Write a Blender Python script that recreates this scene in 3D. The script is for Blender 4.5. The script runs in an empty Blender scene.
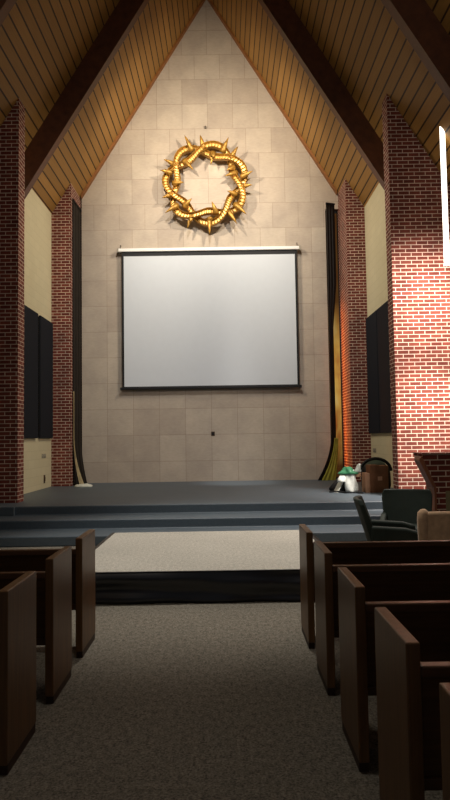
import bpy, bmesh, math, random
from mathutils import Vector, Matrix
random.seed(4)
S = bpy.context.scene
COL = S.collection
PI = math.pi

# ------------------------------------------------------------------ mesh helpers
def assign_uv(me):
    """box-style UVs in metres: u runs along the horizontal tangent, v up the face"""
    uv = me.uv_layers.new(name='UVMap')
    for p in me.polygons:
        n = p.normal
        if abs(n.z) > 0.97:
            t = Vector((1, 0, 0)); b = Vector((0, 1, 0))
        else:
            t = Vector((0, 0, 1)).cross(n).normalized(); b = n.cross(t)
        for li in p.loop_indices:
            c = me.vertices[me.loops[li].vertex_index].co
            uv.data[li].uv = (c.dot(t), c.dot(b))

def mesh_obj(name, bm, mat, parent=None, loc=(0, 0, 0), rot=(0, 0, 0), smooth=False, bevel=0, seg=2, subsurf=0):
    me = bpy.data.meshes.new(name)
    bmesh.ops.recalc_face_normals(bm, faces=bm.faces[:])
    bm.to_mesh(me); bm.free()
    assign_uv(me)
    if smooth:
        for p in me.polygons: p.use_smooth = True
    me.materials.append(mat)
    o = bpy.data.objects.new(name, me)
    COL.objects.link(o)
    o.location = loc; o.rotation_euler = rot
    if parent: o.parent = parent
    if subsurf:
        m = o.modifiers.new('sub', 'SUBSURF'); m.levels = subsurf; m.render_levels = subsurf
    if bevel:
        m = o.modifiers.new('bev', 'BEVEL'); m.width = bevel; m.segments = seg; m.limit_method = 'ANGLE'
    return o

def box(bm, x0, x1, y0, y1, z0, z1):
    vs = [bm.verts.new(c) for c in ((x0,y0,z0),(x1,y0,z0),(x1,y1,z0),(x0,y1,z0),(x0,y0,z1),(x1,y0,z1),(x1,y1,z1),(x0,y1,z1))]
    for f in ((0,3,2,1),(4,5,6,7),(0,1,5,4),(1,2,6,5),(2,3,7,6),(3,0,4,7)):
        bm.faces.new([vs[i] for i in f])
    return vs

def BM(): return bmesh.new()
def boxes(*bs):
    bm = BM()
    for b in bs: box(bm, *b)
    return bm

def prism(bm, pts, axis, a, b):
    """extrude an outline; axis 'x': pts=(y,z); 'y': pts=(x,z); 'z': pts=(x,y)"""
    def P(p, t):
        return {'x': (t, p[0], p[1]), 'y': (p[0], t, p[1]), 'z': (p[0], p[1], t)}[axis]
    A = [bm.verts.new(P(p, a)) for p in pts]; B = [bm.verts.new(P(p, b)) for p in pts]
    n = len(pts)
    bm.faces.new(A[::-1]); bm.faces.new(B)
    for i in range(n): bm.faces.new([A[i], A[(i+1) % n], B[(i+1) % n], B[i]])
    return bm

def sweep(bm, pts, rad, n=8, closed=False, caps=True):
    """tube along points; rad number or list"""
    rings = []
    N = len(pts); pts = [Vector(p) for p in pts]
    for i, p in enumerate(pts):
        if closed: d = pts[(i+1) % N] - pts[i-1]
        else: d = pts[min(i+1, N-1)] - pts[max(i-1, 0)]
        d.normalize()
        up = Vector((0, 0, 1)) if abs(d.z) < .9 else Vector((0, 1, 0))
        s = d.cross(up).normalized(); u = s.cross(d)
        r = rad[i] if isinstance(rad, (list, tuple)) else rad
        rings.append([bm.verts.new(p + (s*math.cos(2*PI*k/n) + u*math.sin(2*PI*k/n))*r) for k in range(n)])
    for i in range(N if closed else N-1):
        A, B = rings[i], rings[(i+1) % N]
        for k in range(n): bm.faces.new([A[k], A[(k+1) % n], B[(k+1) % n], B[k]])
    if caps and not closed:
        bm.faces.new(rings[0][::-1]); bm.faces.new(rings[-1])
    return bm

def loft(bm, rings, closed=True, caps=True):
    R = [[bm.verts.new(c) for c in r] for r in rings]
    n = len(rings[0])
    for A, B in zip(R, R[1:]):
        for k in range(n if closed else n-1):
            bm.faces.new([A[k], A[(k+1) % n], B[(k+1) % n], B[k]])
    if caps and closed:
        bm.faces.new(R[0][::-1]); bm.faces.new(R[-1])
    return bm

def thing(name, label, cat, loc=(0, 0, 0), rz=0, group=None):
    o = bpy.data.objects.new(name, None); COL.objects.link(o)
    o.empty_display_size = .1
    o.location = loc; o.rotation_euler = (0, 0, rz)
    return tag(o, label, cat, group)
def tag(o, label, cat, group=None):
    o['label'] = label; o['category'] = cat
    if group: o['group'] = group
    return o
def struct(name, bm, mat, label=None, cat=None, **k):
    o = mesh_obj(name, bm, mat, **k)
    if not k.get('parent'):
        o['kind'] = 'structure'
        if label: o['label'] = label
        if cat: o['category'] = cat
    return o
def dup(root, loc, label, rz=None):
    r = root.copy(); COL.objects.link(r); r.location = loc; r['label'] = label
    if rz is not None: r.rotation_euler = (0, 0, rz)
    for ch in list(root.children):
        c = ch.copy(); COL.objects.link(c); c.parent = r
        for g in list(ch.children):
            d = g.copy(); COL.objects.link(d); d.parent = c
    return r

# ------------------------------------------------------------------ materials
def srgb(r, g, b):
    f = lambda c: c/12.92 if c <= .04045 else ((c+.055)/1.055)**2.4
    return (f(r/255), f(g/255), f(b/255), 1)
class NT:
    def __init__(s, name, rough=.7, spec=.3):
        s.m = bpy.data.materials.new(name); s.m.use_nodes = True
        s.t = s.m.node_tree; s.b = s.t.nodes['Principled BSDF']
        s.b.inputs['Roughness'].default_value = rough
        s.b.inputs['Specular IOR Level'].default_value = spec
        s.uvn = None
    def n(s, typ, **kw):
        nd = s.t.nodes.new(typ)
        for k, v in kw.items():
            if k.startswith('in_'): 
                key = k[3:]; nd.inputs[int(key) if key.isdigit() else key.replace('_', ' ')].default_value = v
            else: setattr(nd, k, v)
        return nd
    def l(s, a, b): s.t.links.new(a, b)
    def uv(s):
        if not s.uvn: s.uvn = s.n('ShaderNodeTexCoord')
        return s.uvn.outputs['UV']
    def obj(s):
        if not s.uvn: s.uvn = s.n('ShaderNodeTexCoord')
        return s.uvn.outputs['Object']
    def mapping(s, src, scale=(1,1,1), loc=(0,0,0)):
        m = s.n('ShaderNodeMapping'); m.inputs['Scale'].default_value = scale; m.inputs['Location'].default_value = loc
        s.l(src, m.inputs['Vector']); return m.outputs[0]
    def noise(s, src, scale, detail=3, rough=.5):
        nd = s.n('ShaderNodeTexNoise'); nd.inputs['Scale'].default_value = scale; nd.inputs['Detail'].default_value = detail
        nd.inputs['Roughness'].default_value = rough
        s.l(src, nd.inputs['Vector']); return nd.outputs[0]
    def math(s, op, a, b=None):
        nd = s.n('ShaderNodeMath', operation=op)
        for i, v in enumerate((a, b)):
            if v is None: continue
            if isinstance(v, (int, float)): nd.inputs[i].default_value = v
            else: s.l(v, nd.inputs[i])
        return nd.outputs[0]
    def ramp(s, src, stops):
        nd = s.n('ShaderNodeValToRGB'); e = nd.color_ramp.elements
        while len(e) < len(stops): e.new(.5)
        for el, (p, c) in zip(e, stops): el.position = p; el.color = c
        s.l(src, nd.inputs[0]); return nd.outputs[0]
    def mix(s, fac, a, b, mode='MIX'):
        nd = s.n('ShaderNodeMix', data_type='RGBA', blend_type=mode)
        for i, v in ((0, fac), (6, a), (7, b)):
            if isinstance(v, (int, float, tuple)): nd.inputs[i].default_value = v
            else: s.l(v, nd.inputs[i])
        return nd.outputs[2]
    def color(s, c):
        if isinstance(c, tuple): s.b.inputs['Base Color'].default_value = c
        else: s.l(c, s.b.inputs['Base Color'])
    def bump(s, h, strength=.3, dist=.01):
        nd = s.n('ShaderNodeBump'); nd.inputs['Strength'].default_value = strength; nd.inputs['Distance'].default_value = dist
        s.l(h, nd.inputs['Height']); s.l(nd.outputs[0], s.b.inputs['Normal'])

def m_brick(name, c1, c2, mortar):
    t = NT(name, .85, .2); uv = t.uv()
    br = t.n('ShaderNodeTexBrick', offset=.5, offset_frequency=2)
    for k, v in dict(Scale=1.0, Mortar_Size=.0075, Mortar_Smooth=.15, Bias=0.0, Brick_Width=.215, Row_Height=.076).items():
        br.inputs[k.replace('_', ' ')].default_value = v
    br.inputs['Color1'].default_value = c1; br.inputs['Color2'].default_value = c2; br.inputs['Mortar'].default_value = mortar
    t.l(uv, br.inputs['Vector'])
    nz = t.noise(uv, 3.0, 4)
    dirt = t.ramp(nz, [(.3, (.72, .72, .72, 1)), (.7, (1.15, 1.1, 1.08, 1))])
    t.color(t.mix(1.0, br.outputs['Color'], dirt, 'MULTIPLY'))
    h = t.math('SUBTRACT', 1.0, br.outputs['Fac']); t.bump(h, .5, .008)
    return t.m
M = {}
M['brick'] = m_brick('red_brick', srgb(122, 62, 50), srgb(98, 46, 38), srgb(206, 188, 170))

# stone panels
t = NT('limestone_panels', .75, .25); uv = t.uv()
def stone_tex(off, freq):
    br = t.n('ShaderNodeTexBrick', offset=off, offset_frequency=freq)
    for k, v in dict(Scale=1.0, Mortar_Size=.006, Mortar_Smooth=.3, Bias=-.1, Brick_Width=.712, Row_Height=.715).items():
        br.inputs[k.replace('_', ' ')].default_value = v
    br.inputs['Color1'].default_value = srgb(182, 171, 156); br.inputs['Color2'].default_value = srgb(170, 158, 144)
    br.inputs['Mortar'].default_value = srgb(152, 138, 124)
    t.l(t.mapping(uv, loc=(.36, -1.03, 0)), br.inputs['Vector']); return br
a = stone_tex(0, 2); b = stone_tex(.5, 3)
sep = t.n('ShaderNodeSeparateXYZ'); t.l(uv, sep.inputs[0])
up = t.math('GREATER_THAN', sep.outputs[1], 1.03 + .715*8)
c = t.mix(up, a.outputs['Color'], b.outputs['Color'])
n1 = t.noise(uv, 1.7, 5, .6); n2 = t.noise(t.mapping(uv, (1, 3, 1)), 9, 3)
c = t.mix(.6, c, t.ramp(n1, [(.3, (.78, .76, .76, 1)), (.7, (1.12, 1.1, 1.06, 1))]), 'MULTIPLY')
c = t.mix(.3, c, t.ramp(n2, [(.35, (.86, .84, .82, 1)), (.65, (1.08, 1.08, 1.08, 1))]), 'MULTIPLY')
t.color(c)
hf = t.math('SUBTRACT', 1.0, t.mix(up, a.outputs['Fac'], b.outputs['Fac'])); t.bump(hf, .35, .01)
M['stone'] = t.m

# plank soffit
t = NT('cedar_planks', .6, .3); uv = t.uv()
sep = t.n('ShaderNodeSeparateXYZ'); t.l(uv, sep.inputs[0])
q = t.math('DIVIDE', sep.outputs[1], .228)
fr = t.math('FRACT', t.math('ADD', q, 100.0)); fl = t.math('FLOOR', q)
groove = t.math('LESS_THAN', fr, .15)
wn = t.n('ShaderNodeTexWhiteNoise', noise_dimensions='1D'); t.l(fl, wn.inputs['W'])
base = t.ramp(wn.outputs[0], [(0, srgb(142, 106, 54)), (1, srgb(162, 122, 64))])
gr = t.noise(t.mapping(uv, (.6, 14, 1)), 3.0, 4)
base = t.mix(.5, base, t.ramp(gr, [(.3, (.75, .7, .65, 1)), (.7, (1.1, 1.1, 1.1, 1))]), 'MULTIPLY')
t.color(t.mix(groove, base, srgb(48, 28, 14)))
t.bump(t.math('SUBTRACT', 1.0, groove), .4, .01)
M['planks'] = t.m

def m_wood(name, c1, c2, rough=.4, scale=(18, 18, 1.2), spec=.4):
    t = NT(name, rough, spec); o = t.obj()
    n = t.noise(t.mapping(o, scale), 2.2, 5, .6)
    n2 = t.noise(o, 1.4, 2)
    c = t.ramp(n, [(.3, c1), (.7, c2)])
    c = t.mix(.35, c, t.ramp(n2, [(.3, (.7, .7, .7, 1)), (.7, (1.15, 1.15, 1.15, 1))]), 'MULTIPLY')
    t.color(c); return t.m
M['pew'] = m_wood('walnut_pew_wood', srgb(92, 63, 33), srgb(122, 86, 47), .4)
M['pewrail'] = m_wood('walnut_rail_wood', srgb(72, 46, 25), srgb(98, 66, 38), .38, (1.2, 18, 18))
M['beam'] = m_wood('dark_beam_wood', srgb(74, 42, 24), srgb(98, 56, 32), .5, (3, 3, 3))
M['trim'] = m_wood('rake_trim_wood', srgb(120, 76, 38), srgb(150, 98, 52), .5, (3, 3, 3))
M['ambowood'] = m_wood('ambo_side_wood', srgb(118, 70, 46), srgb(142, 90, 60), .5)

def m_carpet(name, stops, scale, bump=.4):
    t = NT(name, .95, .1); uv = t.uv()
    n = t.math('ADD', t.math('MULTIPLY', t.noise(uv, scale, 2, .7), .65), t.math('MULTIPLY', t.noise(t.mapping(uv, (1, .6, 1)), scale*.4, 2, .7), .35)); n2 = t.noise(uv, 1.1, 3)
    c = t.ramp(n, stops)
    c = t.mix(.4, c, t.ramp(n2, [(.3, (.82, .82, .82, 1)), (.7, (1.1, 1.1, 1.1, 1))]), 'MULTIPLY')
    t.color(c); t.bump(n, bump, .004); return t.m
M['carpet'] = m_carpet('taupe_speckled_carpet', [(.36, srgb(78, 74, 66)), (.64, srgb(150, 144, 131))], 75, .15)
M['deck'] = m_carpet('oatmeal_carpet', [(.36, srgb(150, 147, 137)), (.64, srgb(206, 203, 192))], 75, .15)
M['stage'] = STG = m_carpet('slate_stage_carpet', [(.3, srgb(70, 82, 91)), (.7, srgb(90, 102, 111))], 60, .2)

STG.node_tree.nodes['Principled BSDF'].inputs['Roughness'].default_value = .5
STG.node_tree.nodes['Principled BSDF'].inputs['Specular IOR Level'].default_value = .45
def m_plain(name, c, rough=.7, spec=.3, metal=0, nscale=0, var=.15, sheen=0):
    t = NT(name, rough, spec); t.b.inputs['Metallic'].default_value = metal
    if sheen: t.b.inputs['Sheen Weight'].default_value = sheen
    n = t.noise(t.obj(), nscale or 6, 3)
    t.color(t.mix(1.0, c, t.ramp(n, [(.3, (1-var,)*3+(1,)), (.7, (1+var,)*3+(1,))]), 'MULTIPLY'))
    return t.m
# painted block with faint joints
t = NT('cream_painted_block', .8, .2); uv = t.uv()
br = t.n('ShaderNodeTexBrick', offset=.5)
for k, v in dict(Scale=1.0, Mortar_Size=.004, Brick_Width=.4, Row_Height=.2).items(): br.inputs[k.replace('_', ' ')].default_value = v
br.inputs['Color1'].default_value = srgb(206, 198, 166); br.inputs['Color2'].default_value = srgb(202, 194, 162); br.inputs['Mortar'].default_value = srgb(190, 182, 150)
t.l(uv, br.inputs['Vector']); t.color(br.outputs['Color']); t.bump(t.math('SUBTRACT', 1.0, br.outputs['Fac']), .3, .005)
M['cream'] = t.m
M['screen'] = m_plain('matte_white_screen', srgb(200, 206, 212), .9, .1, var=.01)
M['black'] = m_plain('black_border', srgb(22, 22, 24), .6)
M['white'] = m_plain('white_enamel', srgb(226, 226, 222), .4, .4, var=.02)
M['steel'] = m_plain('dull_steel', srgb(120, 116, 110), .4, .5, .8)
M['acoustic'] = m_plain('charcoal_acoustic_fabric', srgb(34, 36, 42), .95, .1, nscale=60)
M['satin'] = m_plain('black_satin_skirt', srgb(24, 24, 27), .34, .6, var=.1)
M['gold'] = m_plain('aged_gold', srgb(166, 124, 52), .45, .5, .45, 14, .4)
M['goldbead'] = m_plain('bright_gold_bead', srgb(236, 200, 120), .45, .5, .3, 20, .2)
M['drape'] = m_plain('dark_brown_drape', srgb(24, 18, 14), .6, .2, var=.3)
M['lining'] = m_plain('yellow_green_lining', srgb(150, 144, 56), .7, .2, var=.2)
M['palelining'] = m_plain('pale_lining', srgb(206, 190, 150), .7, .2, var=.2)
M['chair'] = m_plain('dark_green_vinyl', srgb(40, 48, 42), .65, .2, var=.12)
M['tan'] = m_plain('tan_upholstery', srgb(190, 158, 126), .85, .15, nscale=20, sheen=.2)
M['legwood'] = m_plain('chair_leg_wood', srgb(60, 40, 28), .5)
M['cardboard'] = m_plain('brown_cardboard', srgb(120, 84, 60), .9, .1)
M['flap'] = m_plain('light_cardboard_flap', srgb(190, 150, 120), .9, .1)
M['bagblack'] = m_plain('black_nylon', srgb(20, 22, 24), .55, .3)
M['baglining'] = m_plain('grey_green_lining', srgb(104, 118, 104), .8)
M['plastic'] = m_plain('white_plastic_bag', srgb(206, 212, 206), .4, .5, var=.2, nscale=9)
M['green'] = m_plain('green_print', srgb(54, 118, 84), .45, .4, var=.2)
M['paper'] = m_plain('white_paper', srgb(214, 218, 206), .8)
M['grey'] = m_plain('grey_plate', srgb(150, 146, 132), .6)
M['brownplate'] = m_plain('brown_plate', srgb(70, 52, 38), .6)
M['offpanel'] = m_plain('olive_panel', srgb(120, 112, 82), .7)
M['nave'] = m_plain('nave_plaster', srgb(150, 140, 120), .9)

def m_emit(name, c, s):
    t = NT(name); t.b.inputs['Emission Color'].default_value = c; t.b.inputs['Emission Strength'].default_value = s
    t.color(c); return t
M['tube'] = m_emit('glowing_diffuser', (1, .9, .78, 1), 3.0).m
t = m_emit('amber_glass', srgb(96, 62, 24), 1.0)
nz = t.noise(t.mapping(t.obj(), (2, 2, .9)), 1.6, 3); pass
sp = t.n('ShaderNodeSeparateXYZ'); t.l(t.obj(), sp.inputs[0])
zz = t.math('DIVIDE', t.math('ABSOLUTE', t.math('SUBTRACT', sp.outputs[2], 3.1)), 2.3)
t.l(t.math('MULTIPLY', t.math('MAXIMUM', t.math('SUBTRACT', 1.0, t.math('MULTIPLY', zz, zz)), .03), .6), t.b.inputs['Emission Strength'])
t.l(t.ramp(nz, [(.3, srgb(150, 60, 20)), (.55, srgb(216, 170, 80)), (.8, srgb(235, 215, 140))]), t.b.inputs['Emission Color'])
AMBER = t; M['amber'] = t.m

# ------------------------------------------------------------------ dimensions (metres, camera at the origin)
ZS, YW, XC = .473, 17.83, -.34          # stage height, stone wall, axis of the nave
ZA, SL = 14.203, 1.619                  # ridge height, roof slope
XL, XR = -4.447, 3.734                  # chancel side walls
roofz = lambda x: ZA - SL*abs(x - XC)
ANG = math.atan(SL)

# ------------------------------------------------------------------ setting
struct('floor', boxes((-7, 7, -3, 12.3, -.12, 0)), M['carpet'])
bm = BM()
prism(bm, [(10.2, 0), (10.2, .158), (10.95, .158), (10.95, .315), (11.7, .315), (11.7, ZS), (18.6, ZS), (18.6, 0)], 'x', -4.9, 4.9)
struct('floor_stage', bm, M['stage'], bevel=.02, seg=3)
struct('floor_stage_end', boxes((-4.6, -3.76, 11.64, 11.72, .315, ZS+.002)), M['stage'], bevel=.012)
# stone gable wall
bm = BM()
xl, xr = -3.903, 2.888
prism(bm, [(xl, ZS-.05), (xr, ZS-.05), (xr, 7.97), (3.26, 7.97), (3.26, roofz(3.26)), (XC, ZA), (xl, roofz(xl))], 'y', YW, YW+.35)
struct('wall_back', bm, M['stone'])
# closing wall behind the slots, each side of the stone
for nm, a, b in (('wall_slot_left', XL-.3, xl), ('wall_slot_right', xr, XR+.3)):
    bm = BM(); prism(bm, [(a, ZS-.05), (b, ZS-.05), (b, roofz(b)), (a, roofz(a))], 'y', 18.02, 18.35)
    struct(nm, bm, M['nave'])
# cream side walls of the chancel
for nm, a, b in (('wall_left', XL-.3, XL), ('wall_right', XR, XR+.3)):
    bm = BM(); prism(bm, [(a, ZS-.05), (b, ZS-.05), (b, roofz(b)), (a, roofz(a))], 'y', 12.6, 18.3)
    struct(nm, bm, M['cream'])
# chancel-arch brick walls (full height fins) and far brick piers
for nm, a, b, y0, y1 in (('wall_brick_left', -6.9, -3.946, 12.415, 12.80), ('wall_brick_right', 3.276, 6.9, 12.415, 12.80),
                         ('wall_pier_left', XL-.02, -3.941, 16.712, 18.1), ('wall_pier_right', 3.253, XR+.02, 16.712, 18.1)):
    bm = BM(); prism(bm, [(a, -.05), (b, -.05), (b, roofz(b)), (a, roofz(a))], 'y', y0, y1)
    struct(nm, bm, M['brick'])
# nave side walls
struct('wall_nave_left', boxes((-7.0, -6.75, -3, 12.6, -.05, roofz(-6.75)+.2)), M['nave'])
struct('wall_nave_right', boxes((6.2, 6.45, -3, 12.6, -.05, roofz(6.2)+.2)), M['nave'])
# plank roof
for nm, s in (('ceiling_left', -1), ('ceiling_right', 1)):
    x1 = XC + s*6.9
    bm = BM(); th = .2
    prism(bm, [(XC, ZA), (x1, roofz(x1)), (x1, roofz(x1)+th), (XC, ZA+th)], 'y', -3, 18.4)
    struct(nm, bm, M['planks'])
# rafters
def rafter(name, y, w=.22, d=.46, mat='beam', half=6.9):
    dv = d/math.cos(ANG)
    bm = BM()
    prism(bm, [(XC-half, ZA-SL*half), (XC, ZA), (XC+half, ZA-SL*half), (XC+half, ZA-SL*half-dv), (XC, ZA-dv), (XC-half, ZA-SL*half-dv)], 'y', y, y+w)
    return struct(name, bm, M[mat])
def rafter_sides(k, y, w=.22, d=.46, mat='beam', half=6.9):
    dv = d/math.cos(ANG)
    for nm, s in (('left', -1), ('right', 1)):
        bm = BM()
        prism(bm, [(XC, ZA), (XC+s*half, ZA-SL*half), (XC+s*half, ZA-SL*half-dv), (XC, ZA-dv)], 'y', y, y+w)
        struct(f'trim_rafter_{nm}_{k}', bm, M[mat])
for k, (y, half) in enumerate(((13.75, 4.1), (9.8, 6.6), (5.85, 6.6), (1.9, 6.6))):
    rafter_sides(k, y, half=half)
rafter_sides('gable', YW-.14, .14, .05, 'trim', 3.55)

# slot windows beside the stone wall: dark frame round amber glass
def slot_window(k, x0, x1):
    z0, z1 = ZS, 7.95
    fr = struct(f'window_{k}', boxes((x0, x0+.03, 17.93, 18.0, z0, z1), (x1-.03, x1, 17.93, 18.0, z0, z1), (x0, x1, 17.93, 18.0, z0, z0+.05),
                (x0, x1, 17.93, 18.0, z1-.06, z1)), M['black'])
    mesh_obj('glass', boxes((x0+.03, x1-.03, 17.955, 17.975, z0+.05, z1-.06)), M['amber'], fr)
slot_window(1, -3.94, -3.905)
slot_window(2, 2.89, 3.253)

# ------------------------------------------------------------------ drapes by the stone wall
def drape(label, pa, pb, flare, widen, lin, lin_rng, linmat, z1):
    """hangs between plan points pa and pb; widen(z) shifts its inner edge"""
    t = thing('curtain', label, 'curtain', (0, 0, 0))
    def strip(a, b, fa, fb, zlo, zhi, amp, wd, n=18):
        bm = BM(); rings = []; m = 40
        for j in range(m+1):
            z = zlo + (zhi-zlo)*(j/m)**1.4
            k = max(0, (1.75 - z)/1.28)**2
            A = Vector((a[0]+fa*k, a[1])); B = Vector((b[0]+fb*k+(wd(z) if wd else 0), b[1]))
            nr = Vector((B.y-A.y, A.x-B.x)).normalized()
            front = []; back = []
            for i in range(n+1):
                u = i/n; p = A.lerp(B, u) + nr*amp*math.sin(u*6*PI)
                front.append((p.x, p.y, z)); q = p - nr*.015; back.append((q.x, q.y, z))
            rings.append(front + back[::-1])
        return loft(bm, rings)
    mesh_obj('fabric', strip(pa, pb, flare[0], flare[1], ZS, z1-.03, .012, widen), M['drape'], t, smooth=True)
    mesh_obj('lining', strip(lin[0], lin[1], lin[2], lin[3], lin_rng[0], lin_rng[1], .01, None), M[linmat], t, smooth=True)
    bm = BM(); w = widen(z1) if widen else 0
    sweep(bm, [(pa[0], pa[1], z1-.02), (pb[0]+w, pb[1], z1-.02)], .03, 8); mesh_obj('rod', bm, M['black'], t)
drape('dark brown curtain hanging left of the stone wall, pale lining at its foot', (-3.92, 16.86), (-3.900, 17.72), (.04, .16), None,
      ((-3.905, 16.82), (-3.885, 16.83), .16, .27), (ZS, 2.9), 'palelining', 8.0)
drape('dark brown curtain hanging right of the stone wall, yellow lining at its foot', (2.855, 17.45), (2.99, 17.55), (-.40, -.36),
      lambda z: .11*min(1, max(0, (z-4.6)/1.2)), ((2.93, 17.4), (3.03, 17.45), -.38, -.10), (ZS, 1.6), 'lining', 8.02)

# ------------------------------------------------------------------ projection screen
t = thing('projection_screen', 'large white pull-down projection screen with black border on the stone wall', 'screen', (-.37, 17.7, 6.8))
mesh_obj('housing', boxes((-2.5, 2.49, -.07, .128, -.01, .085)), M['white'], t, bevel=.02)
for s in (-1, 1):
    bm = BM(); sweep(bm, [(s*2.44, .02, .05), (s*2.44, .02, .2), (s*2.44, .112, .2)], .012, 6); mesh_obj('hook', bm, M['steel'], t)
    mesh_obj('end_cap', boxes((s*2.5-.02, s*2.5+.02, -.075, .1, -.02, .09)), M['grey'], t, bevel=.01)
zb = -3.78
mesh_obj('border', boxes((-2.40, 2.42, -.02, -.012, zb, -.01)), M['black'], t)
mesh_obj('screen_fabric', boxes((-2.345, 2.365, -.028, -.021, zb+.05, -.13)), M['screen'], t)
mesh_obj('bottom_bar', boxes((-2.42, 2.44, -.045, .0, zb-.03, zb+.03)), M['black'], t, bevel=.01)
for s in (-2.43, 2.45): mesh_obj('bar_cap', boxes((s-.03, s+.03, -.05, .005, zb-.045, zb+.035)), M['black'], t, bevel=.01)

# ------------------------------------------------------------------ crown of thorns
t = thing('crown_of_thorns', 'gold woven crown of thorns sculpture hung above the screen', 'sculpture', (-.42, 17.6, 8.64))
PHI = -3.5*math.radians(97)
def cpt(th, r_off=0, y_off=0, R=.95, A=.165):
    ph = 3.5*th + PHI
    r = R + A*math.sin(ph) + r_off
    return Vector((r*math.cos(th), -.05 + .065*math.cos(ph) + y_off, r*math.sin(th)))
def strand():
    bm = BM(); N = 660; rings = []
    for i in range(N):
        th = 4*PI*i/N
        bead = max(0, math.cos(2*PI*i/4.0)) * .055
        prof = [(-.09, .06), (-.094, -.05), (-.084, -.08), (-.072, -.07), (-.058, .01), (-.03, .01 - bead*.8), (0, .01 - bead), (.03, .01 - bead*.8), (.058, .01), (.072, -.07), (.084, -.08), (.094, -.05), (.09, .06)]
        rings.append([cpt(th, a, b) for a, b in prof])
    R = [[bm.verts.new(c) for c in r] for r in rings]; n = len(rings[0])
    for i in range(N):
        A, B = R[i], R[(i+1) % N]
        for k in range(n): bm.faces.new([A[k], A[(k+1) % n], B[(k+1) % n], B[k]])
    return bm
ws = mesh_obj('woven_strand', strand(), M['gold'], t)
ws.data.materials.append(M['goldbead'])
for i, p in enumerate(ws.data.polygons):
    if i % 13 in (5, 6): p.material_index = 1
tips = [(112,30),(183,28),(312,42),(355,84),(420,200),(418,265),(388,400),(345,444),(220,490),(120,460),(20,388),(8,318),(0,190),(16,140),
        (150,190),(230,168),(292,222),(302,290),(232,338),(142,322),(106,248),(300,196)]
for (px, py) in tips:
    dx, dz = (px-206)*.00604, -(py-247)*.00604
    r = math.hypot(dx, dz); a = math.atan2(dz, dx)
    out = r > .9
    rb = 1.0 if out else .88
    a0 = a + random.uniform(-.06, .06)
    base = Vector((rb*math.cos(a0), -.04, rb*math.sin(a0))); tip = Vector((r*math.cos(a), -.16, r*math.sin(a)))
    pts = []; rad = []
    for j in range(7):
        u = j/6; p = base.lerp(tip, u); p.y -= .04*math.sin(u*PI)
        pts.append(p); rad.append(.088*(1-u)**.9 + .005)
    bm = BM(); sweep(bm, pts, rad, 8); mesh_obj('thorn', bm, M['gold'], t, smooth=True)
bm = BM(); sweep(bm, [(0, .2, .0), (0, .12, 0), (0, .1, .03)], .02, 6)
tag(mesh_obj('wall_hook', bm, M['steel'], None, (-.42, YW-.19, 10.33)), 'small dark hook in the stone high above the gold crown', 'hook')
t = thing('wall_socket', 'small dark wall socket in the stone below the screen', 'socket', (-.325, YW-.0, 1.76))
mesh_obj('plate', boxes((-.05, .05, -.015, 0, -.06, .06)), M['brownplate'], t, bevel=.005)
mesh_obj('outlet', boxes((-.03, .03, -.024, -.014, -.035, .035)), M['black'], t, bevel=.004)

# ------------------------------------------------------------------ acoustic panels on the cream walls
def acoustic(xw, s, y0, y1, label):
    t = thing('acoustic_panel', label, 'panel', (xw, (y0+y1)/2, 1.70), group=None)
    h = (y1-y0)/2
    mesh_obj('fabric_face', boxes((min(s*.012, s*.07), max(s*.012, s*.07), -h, h, 0, 2.95)), M['acoustic'], t, bevel=.015)
    mesh_obj('backing_frame', boxes((min(0, s*.012), max(0, s*.012), -h+.03, h-.03, .03, 2.92)), M['black'], t)
acoustic(XL, 1, 14.25, 15.30, 'tall charcoal acoustic panel on the left cream wall, beside the near brick wall')
acoustic(XL, 1, 15.50, 16.62, 'tall charcoal acoustic panel on the left cream wall, beside the far brick pier')
acoustic(XR, -1, 14.25, 15.42, 'tall charcoal acoustic panel on the right cream wall, beside the near brick wall')
acoustic(XR, -1, 15.46, 16.62, 'tall charcoal acoustic panel on the right cream wall, beside the far brick pier')
def plate(name, x, y, z, w, h, mat, label, s, cat):
    t = thing(name, label, cat, (x, y, z))
    mesh_obj('plate', boxes((min(0, s*.015), max(0, s*.015), -w/2, w/2, -h/2, h/2)), M[mat], t, bevel=.004)
    mesh_obj('switch' if name == 'light_switch' else 'outlet', boxes((min(s*.014, s*.03), max(s*.014, s*.03), -w/5, w/5, -h/4, h/4)), M[mat], t, bevel=.003)
plate('wall_outlet', XL, 16.05, .70, .10, .2, 'brownplate', 'brown outlet low on the left cream wall beside the far pier', 1, 'outlet')
plate('light_switch', XL, 16.0, 1.27, .34, .10, 'grey', 'grey switch plate below the panel on the left cream wall', 1, 'switch')
plate('light_switch', XR, 16.3, 1.28, .30, .10, 'grey', 'grey switch plate below the panel on the right cream wall', -1, 'switch')

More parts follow.
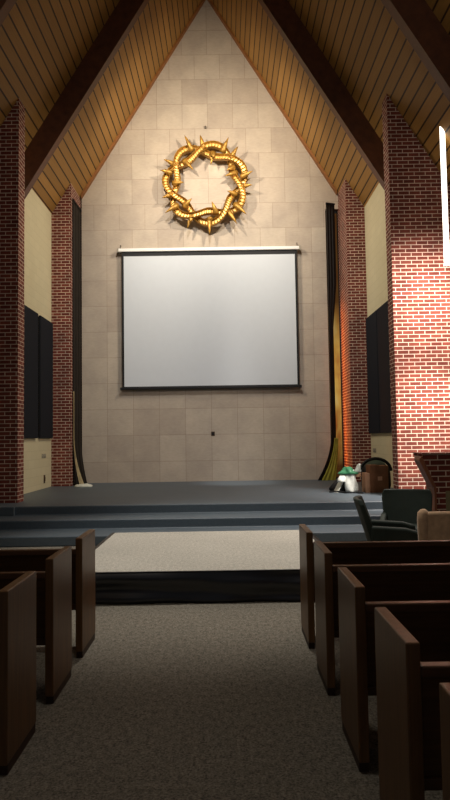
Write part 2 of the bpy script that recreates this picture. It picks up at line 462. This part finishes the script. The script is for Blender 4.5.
# ------------------------------------------------------------------ platform
t = thing('platform', 'low portable platform with oatmeal carpet top and black satin skirt before the stage', 'platform', (XC, 6.66, 0))
hl, hw = 1.265, 1.48; D = 2.8; ZP = .305
bm = BM()
box(bm, -hl, hw, 0, D, ZP-.05, ZP)
mesh_obj('deck', bm, M['deck'], t, bevel=.008)
bm = boxes((-hl+.1, hw-.1, .12, D-.1, 0, ZP-.05))
mesh_obj('support_frame', bm, M['black'], t)
def skirt(p0, p1, n, seed):
    rnd = random.Random(seed)
    p0, p1 = Vector(p0), Vector(p1); d = (p1-p0); L = d.length; d.normalize(); nrm = Vector((d.y, -d.x, 0))
    bm = BM(); rows = 9; ph = [rnd.uniform(0, 6) for _ in range(4)]
    rings = []
    for side in (0, 1):
        for j in (range(rows+1) if side == 0 else range(rows, -1, -1)):
            v = j/rows; ring = []
            for i in range(n+1):
                s = L*i/n
                sag = .03*math.sin(v*9 + 1.1*math.sin(s*1.6+ph[0]) + ph[1])*(.4+.6*math.sin(s*1.1+ph[2])**2)
                fold = .016*v*math.sin(s*7+ph[3]+2*v)
                off = .048 + sag + fold - (.006 if side else 0)
                z = (ZP-.012)*(1-v) + .003
                ring.append(p0 + d*s + nrm*off + Vector((0, 0, z)))
            rings.append(ring)
    loft(bm, rings, closed=False, caps=False)
    return bm
mesh_obj('skirt', skirt((-hl-.01, 0, 0), (hw+.01, 0, 0), 120, 1), M['satin'], t, smooth=True)
mesh_obj('skirt', skirt((-hl, D, 0), (-hl, 0, 0), 100, 2), M['satin'], t, smooth=True)
mesh_obj('skirt', skirt((hw, 0, 0), (hw, D, 0), 100, 3), M['satin'], t, smooth=True)
bm = boxes((-hl-.035, hw+.035, -.02, .004, ZP-.022, ZP+.004), (-hl-.035, -hl+.004, -.02, D, ZP-.022, ZP+.004), (hw-.004, hw+.035, -.02, D, ZP-.022, ZP+.004))
mesh_obj('skirt_band', bm, M['satin'], t)

# ------------------------------------------------------------------ pews
def pew(s, loc, label, L=3.9):
    """origin: aisle-side rear foot; s=+1 seats run to the right, -1 to the left"""
    t = thing('pew', label, 'pew', loc)
    T, D, H = .052, .50, .896
    def ends(x):
        bm = BM(); prism(bm, [(0, .05), (D, .05), (D, H), (0, H)], 'x', min(x, x+s*T), max(x, x+s*T))
        return bm
    for x in (0, s*(L-T)):
        e = mesh_obj('end_panel', ends(x), M['pew'], t, bevel=.006)
        a, b = sorted((x, x+s*T))
        mesh_obj('foot_block', boxes((a+.003, b-.003, .02, D-.01, 0, .05)), M['legwood'], e)
    a, b = sorted((s*T, s*(L-T)))
    bm = BM(); prism(bm, [(.10, .40), (.45, .425), (.45, .46), (.10, .44)], 'x', a, b)
    mesh_obj('seat', bm, M['pewrail'], t, bevel=.008)
    bm = BM(); prism(bm, [(.015, .78), (.04, .78), (.115, .36), (.09, .36)], 'x', a, b)
    mesh_obj('backrest', bm, M['pewrail'], t)
    bm = BM(); prism(bm, [(-.0, .77), (.05, .77), (.055, .812), (.0, .812)], 'x', a, b)
    mesh_obj('top_rail', bm, M['pewrail'], t, bevel=.006)
    mesh_obj('bottom_rail', boxes((a, b, .075, .125, .34, .385)), M['pewrail'], t, bevel=.005)
    mesh_obj('seat_support', boxes((s*L/2-.02, s*L/2+.02, .1, .42, 0, .41)), M['pew'], t)
    return t
ordn = ['foremost', 'second from the front', 'third from the front', 'fourth from the front', 'rearmost']
GR, GL = 'pews right of the aisle', 'pews left of the aisle'
r = pew(1, (.622, 5.13, 0), 'dark wooden pew, foremost right of the aisle, directly behind the armchairs'); r['group'] = GR
for i, y in enumerate((4.215, 3.265, 2.385, 1.51)):
    txt = ['dark wooden pew right of the aisle, second from the front', 'dark wooden pew right of the aisle, third from the front',
           'dark wooden pew right of the aisle, fourth from the front and largest in view', 'dark wooden pew cut off at the lower right corner, rearmost right of the aisle'][i]
    dup(r, ((.624, .630, .638, .632)[i], y, 0), txt)
l = pew(-1, (-1.096, 5.0, 0), 'dark wooden pew, foremost left of the aisle, beside the black platform skirt'); l['group'] = GL
for i, y in enumerate((4.15, 3.29)):
    dup(l, (-1.092, y, 0), ['dark wooden pew left of the aisle, in the middle of three', 'dark wooden pew left of the aisle, nearest and cut off at the left edge'][i])

# ------------------------------------------------------------------ armchairs
def rrect(w, d, r, n=5, cx=0, cy=0):
    pts = []
    for (sx, sy, a0) in ((1, 1, 0), (-1, 1, PI/2), (-1, -1, PI), (1, -1, 1.5*PI)):
        for i in range(n+1):
            a = a0 + PI/2*i/n
            pts.append((cx + sx*(w/2-r) + r*math.cos(a), cy + sy*(d/2-r) + r*math.sin(a)))
    return pts
def armchair(name, label, loc, rz, mat, H=.9, W=.66, seatmat=None, lean=.13):
    """local frame: sits facing -y, back at +y"""
    t = thing(name, label, 'armchair', loc, rz)
    seatmat = seatmat or mat
    # seat base and cushion
    mesh_obj('seat_base', boxes((-W/2+.06, W/2-.06, -.28, .22, .16, .33)), M[mat], t, bevel=.025, seg=3)
    mesh_obj('seat_cushion', boxes((-W/2+.08, W/2-.08, -.31, .2, .33, .46)), M[seatmat], t, bevel=.04, seg=4)
    # leaning, slightly curved backrest
    bm = BM(); rings = []
    for j in range(11):
        v = j/10; z = .3 + (H-.3)*v
        y = .2 + lean*v
        w = (W-.1)*(1-.04*v) + .1*min(1, v*1.3)
        if v > .88: w -= .05*((v-.88)/.12)**2
        th = .09 - .035*v
        ring = []
        for i in range(13):
            u = -1 + 2*i/12; ring.append((u*w/2, y - .06*u*u, z))
        for i in range(12, -1, -1):
            u = -1 + 2*i/12; ring.append((u*w/2, y + th - .06*u*u, z))
        rings.append(ring)
    loft(bm, rings); mesh_obj('backrest', bm, M[mat], t, bevel=.018, seg=3)
    for s in (-1, 1):
        bm = BM()
        a, b = sorted((s*(W/2-.075), s*(W/2)))
        prism(bm, [(-.27, .18), (.26, .18), (.27, .60), (-.12, .58), (-.27, .54)], 'x', a, b)
        mesh_obj('armrest', bm, M[mat], t, bevel=.03, seg=4)
        for y in (-.23, .2):
            bm = BM(); sweep(bm, [(s*(W/2-.09), y, 0), (s*(W/2-.1), y*.95, .17)], [.016, .024], 8); mesh_obj('leg', bm, M['legwood'], t)
    return t
armchair('armchair', 'dark armchair seen from its side, left of the broad-backed one at the steps', (2.0, 7.85, 0), PI/2-.2, 'chair', .90, lean=.22)
armchair('armchair', 'dark armchair with its broad back showing, beside the brick ambo', (2.38, 8.66, 0), -.3, 'chair', .905, .68)

# tan chair, back towards the pews
t = thing('upholstered_chair', 'tan upholstered armchair with rolled back edges behind the foremost right pew', 'armchair', (2.48, 6.68, 0), PI-.36); t.scale = (1, 1, 1.06)
W = .86
bm = BM(); rings = []
for j in range(9):
    v = j/8; z = .2 + .63*v
    front = [(-W/2 + W*i/12, .26+.10*v-.05*abs(-1+i/6)**2, z + (.02*(1-abs(-1+i/6)**2) if j == 8 else 0)) for i in range(13)]
    th = .12 - .02*v
    rings.append(front + [(x, y+th, zz) for x, y, zz in front[::-1]])
loft(bm, rings); mesh_obj('backrest', bm, M['tan'], t, smooth=False, bevel=.03, seg=4)
for sx in (-1, 1):
    bm = BM(); sweep(bm, [(sx*(W/2), .28+.1*max(0, (z-.2)/.63), z) for z in (.2, .4, .6, .76, .83, .855)], [.055, .058, .06, .064, .055, .028], 12)
    mesh_obj('rolled_edge', bm, M['tan'], t, smooth=True)
    bm = BM(); a, b = sorted((sx*(W/2-.12), sx*W/2)); prism(bm, [(-.3, .18), (.28, .18), (.3, .62), (-.1, .6), (-.3, .55)], 'x', a, b)
    mesh_obj('armrest', bm, M['tan'], t, bevel=.04, seg=4)
    for y in (-.24, .24):
        bm = BM(); sweep(bm, [(sx*(W/2-.08), y, 0), (sx*(W/2-.08), y, .2)], [.016, .026], 8); mesh_obj('leg', bm, M['legwood'], t)
bm = BM(); loft(bm, [[(x, y, z) for x, y in rrect((W-.24)*k, .6*k, .06, cy=-.02)] for z, k in ((.19, .99), (.3, 1), (.43, 1), (.47, .95))])
mesh_obj('seat_cushion', bm, M['tan'], t, smooth=True)

# ------------------------------------------------------------------ brick ambo
t = thing('brick_ambo', 'brick ambo flaring at the top with a slanted wooden side board, right edge', 'ambo', (2.74, 9.1, 0))
bm = BM(); prism(bm, [(.17, 0), (1.2, 0), (1.2, 1.375), (.0, 1.375), (.02, 1.30), (.17, .95)], 'y', 0, .42)
mesh_obj('brick_body', bm, M['brick'], t)
bm = BM(); prism(bm, [(.12, .92), (.165, .93), (.0, 1.31), (-.045, 1.345), (-.06, 1.29)], 'y', -.06, .2)
mesh_obj('side_board', bm, M['ambowood'], t, bevel=.01)
mesh_obj('coping', boxes((-.01, 1.22, -.02, .44, 1.375, 1.39)), M['brick'], t)
mesh_obj('olive_panel', boxes((.31, .9, -.015, .0, .45, .86)), M['offpanel'], t)
mesh_obj('lower_post', boxes((.135, .165, -.06, .3, 0, .93)), M['ambowood'], t)

# ------------------------------------------------------------------ clutter at the right of the stage
t = thing('cardboard_box', 'brown cardboard box with a lighter left side, on the stage by the plastic bag', 'box', (3.12, 13.64, ZS), .02)
mesh_obj('carton', boxes((-.15, .22, -.2, .2, 0, .55)), M['cardboard'], t, bevel=.006)
mesh_obj('side_flap', boxes((-.245, -.152, -.14, .16, 0, .40)), M['flap'], t)
mesh_obj('top_flap', boxes((-.15, .03, -.2, .2, .55, .562)), M['cardboard'], t)
mesh_obj('label_patch', boxes((.0, .09, -.204, -.2, .25, .33)), M['flap'], t)

t = thing('duffel_bag', 'black bag with a tall arched handle standing behind the cardboard box', 'bag', (3.27, 14.25, ZS))
bm = BM(); loft(bm, [[(x, y, z) for x, y in rrect(.62*k, .32*k, .1)] for z, k in ((0, .92), (.1, 1), (.35, .98), (.48, .9), (.52, .75))])
mesh_obj('bag_body', bm, M['bagblack'], t, smooth=True)
bm = BM(); sweep(bm, [(.33*math.cos(a), -.02, .40+.27*math.sin(a)) for a in [PI*i/16 for i in range(17)]], .035, 8)
mesh_obj('handle', bm, M['bagblack'], t, smooth=True)
bm = BM(); loft(bm, [[(.26*k*math.cos(a), y, .47+.17*k*math.sin(a)) for a in [2*PI*i/20 for i in range(20)]] for y, k in ((.03, .9), (0.05, 1), (.08, .95))])
mesh_obj('grey_lining', bm, M['baglining'], t, smooth=True)

def crumple(name, mat, parent, w, d, h, seed, loc=(0, 0, 0), neck=.5, amp=.18, n=20):
    rnd = random.Random(seed); bm = BM(); rings = []
    ph = [rnd.uniform(0, 6.3) for _ in range(8)]
    for j in range(9):
        v = j/8; k = (1-(1-neck)*v**1.5)
        if j == 0: k *= .85
        ring = []
        for i in range(n):
            a = 2*PI*i/n
            q = 1 + amp*(math.sin(3*a+ph[0]+3*v) + .6*math.sin(5*a+ph[1]-4*v) + .4*math.sin(8*a+ph[2]+6*v))
            ring.append((w/2*k*q*math.cos(a) + loc[0] + .05*v*math.sin(ph[3]), d/2*k*q*math.sin(a) + loc[1], loc[2] + h*v + (.05*h*math.sin(4*a+ph[4]) if j else 0)))
        rings.append(ring)
    loft(bm, rings); return mesh_obj(name, bm, M[mat], parent, smooth=True)
t = thing('plastic_bag', 'crumpled white and green plastic bag left of the cardboard box', 'bag', (2.60, 13.60, ZS))
crumple('bag_body', 'plastic', t, .25, .22, .46, 3, neck=.8)
g = crumple('green_print_side', 'green', t, .34, .2, .15, 5, (-.05, -.04, .38), neck=.3, amp=.3)
crumple('white_tuft', 'plastic', t, .13, .12, .17, 33, (.13, -.04, .42), neck=.3, amp=.25)
crumple('white_fold', 'plastic', t, .26, .16, .16, 21, (-.17, -.03, .22), neck=.35)
crumple('red_corner', 'flap', t, .1, .1, .14, 9, (.17, -.02, .32))
t = crumple('black_cloth', 'bagblack', None, .5, .34, .30, 12, (2.46, 13.95, ZS), neck=.35, amp=.12)
tag(t, 'heap of black cloth on the stage left of the plastic bag', 'cloth')
bm = BM(); pts = []
for i in range(30):
    u = i/29; pts.append((2.15+.62*u, 13.62-.42*u+.04*math.sin(u*9), ZS+.018+.01*abs(math.sin(u*7))))
sweep(bm, pts, .018, 6)
tag(mesh_obj('cable', bm, M['bagblack'], None, smooth=True), 'thick black cable lying on the stage below the plastic bag', 'cable')
for k, (x, y, a, lab) in enumerate(((2.46, 13.72, .5, 'folded white and black paper leaning on the black cloth'),)):
    t = thing('folded_paper', lab, 'paper', (x-.1, y-.02, ZS), a)
    bm = BM(); prism(bm, [(-.09, 0), (-.07, 0), (.07, .2), (.05, .21)], 'y', -.07, .07); mesh_obj('sheet', bm, M['paper'], t)
    bm = BM(); prism(bm, [(-.06, .0), (-.04, 0), (.11, .17), (.09, .18)], 'y', -.09, -.075); mesh_obj('dark_stripe', bm, M['bagblack'], t)
bm = BM()
loft(bm, [[(x*k, y*k + .01, z) for x, y in rrect(.42, .3, .1)] for z, k in ((0, 1), (.03, 1.02), (.06, .8), (.075, .4))])
for v in bm.verts: v.co.z += .012*math.sin(v.co.x*21)*math.cos(v.co.y*18) if v.co.z > .01 else 0
tag(mesh_obj('white_cloth', bm, M['paper'], None, (-3.55, 16.35, ZS), smooth=True), 'small crumpled white cloth on the stage at the foot of the left curtain', 'cloth')

# ------------------------------------------------------------------ pendant tube light
t = thing('pendant_light', 'tall white glowing tube light hanging before the right brick wall', 'lamp', (4.02, 11.5, 4.68))
bm = BM(); sweep(bm, [(0, 0, 0.02), (0, 0, 2.55)], .046, 20); mesh_obj('diffuser', bm, M['tube'], t, smooth=False)
bm = BM(); sweep(bm, [(0, 0, 2.55), (0, 0, 2.62)], .058, 20); mesh_obj('top_cap', bm, M['brownplate'], t)
bm = BM(); sweep(bm, [(0, 0, -.03), (0, 0, .02)], .058, 20); mesh_obj('bottom_ring', bm, M['white'], t)
zt = roofz(4.02) - 4.68
bm = BM(); sweep(bm, [(0, 0, 2.6), (0, 0, zt)] if zt > 2.6 else [(0, 0, 2.6), (0, 0, 2.65)], .01, 6); mesh_obj('suspension_rod', bm, M['steel'], t)

# ------------------------------------------------------------------ lights
def aim(o, tgt): o.rotation_euler = (Vector(tgt)-o.location).to_track_quat('-Z', 'Y').to_euler()
def spot(name, loc, tgt, W, col, ang, blend=1, r=.1):
    d = bpy.data.lights.new(name, 'SPOT'); d.energy = W; d.color = col; d.spot_size = math.radians(ang); d.spot_blend = blend; d.shadow_soft_size = r
    o = bpy.data.objects.new(name, d); COL.objects.link(o); o.location = loc; aim(o, tgt); return o
def area(name, loc, tgt, W, col, sx, sy):
    d = bpy.data.lights.new(name, 'AREA'); d.shape = 'RECTANGLE'; d.size = sx; d.size_y = sy; d.energy = W; d.color = col
    o = bpy.data.objects.new(name, d); COL.objects.link(o); o.location = loc; aim(o, tgt); return o
WARM = (1, .86, .68); NEUT = (1, .94, .86); COOL = (.86, .94, 1)
spot('gable_spot_left', (-1.9, 14.2, 9.3), (-.3, YW, 8.9), 680, WARM, 130, 1, .12)
spot('gable_spot_right', (1.2, 14.2, 9.3), (-.3, YW, 8.9), 680, WARM, 130, 1, .12)
spot('chancel_down', (-.3, 8.5, 9.2), (-.3, 8.5, 0), 1900, NEUT, 50, .6, .2)
spot('stage_down', (.35, 16.5, 11.0), (.35, 17.15, 0), 2600, NEUT, 15, .9, .25)
spot('wall_wash', (-.3, 9.6, 10.6), (-.3, YW, 5.0), 1650, (1, .97, .94), 62, .9, .25)
spot('side_wash_left', (1.5, 13.2, 9.0), (-4.4, 15.4, 4.5), 1000, WARM, 80, 1, .2)
spot('side_wash_right', (-2.2, 13.2, 9.0), (3.7, 15.4, 4.5), 1000, WARM, 80, 1, .2)
spot('pendant_downlight', (3.95, 11.0, 5.0), (4.05, 12.3, 2.0), 1100, (1, .88, .80), 175, 1, .45)
spot('brick_fill_spot', (4.3, 10.6, 3.6), (3.85, 12.4, 1.4), 1100, (1, .88, .80), 70, 1, .1)  # unseen spot added to brighten the lower part of the right brick wall
area('pier_glow_fill', (2.96, 17.72, 3.0), (3.4, 17.2, 3.0), 22, srgb(255, 140, 50)[:3], .1, 4.5)  # added lamp hidden behind the right curtain, tints the pier side orange
d = bpy.data.lights.new('nave_fill_point', 'POINT'); d.energy = 170; d.color = (1, .95, .86); d.shadow_soft_size = .3  # added fill with no fixture, lifts rafters, brick fronts and nave ceiling
o = bpy.data.objects.new('nave_fill_point', d); COL.objects.link(o); o.location = (-.3, 3.4, 7.6)
area('nave_fill_area', (-.3, 3.0, 9.6), (-.3, 5.0, 0), 12, (.98, 1, .95), 1.6, 1.6)  # added overhead fill for the dark nave floor and pews, no fixture

w = bpy.data.worlds.new('World'); S.world = w; w.use_nodes = True
bg = w.node_tree.nodes['Background']; bg.inputs[0].default_value = (.8, .85, 1, 1); bg.inputs[1].default_value = .08

# ------------------------------------------------------------------ camera
cam = bpy.data.cameras.new('Camera'); co = bpy.data.objects.new('Camera', cam); COL.objects.link(co)
cam.sensor_fit = 'VERTICAL'; cam.sensor_height = 24; cam.lens = 651.4/800*24
cam.clip_start = .05
P, YA, R = math.radians(3.338), math.radians(.051), math.radians(.858)
co.matrix_world = Matrix.Translation((0, 0, 1.64)) @ Matrix.Rotation(-YA, 4, 'Z') @ Matrix.Rotation(PI/2 + P, 4, 'X') @ Matrix.Rotation(-R, 4, 'Z')
S.camera = co
S.view_settings.view_transform = 'Standard'; S.view_settings.look = 'None'
S.view_settings.exposure = 0; S.view_settings.gamma = 1
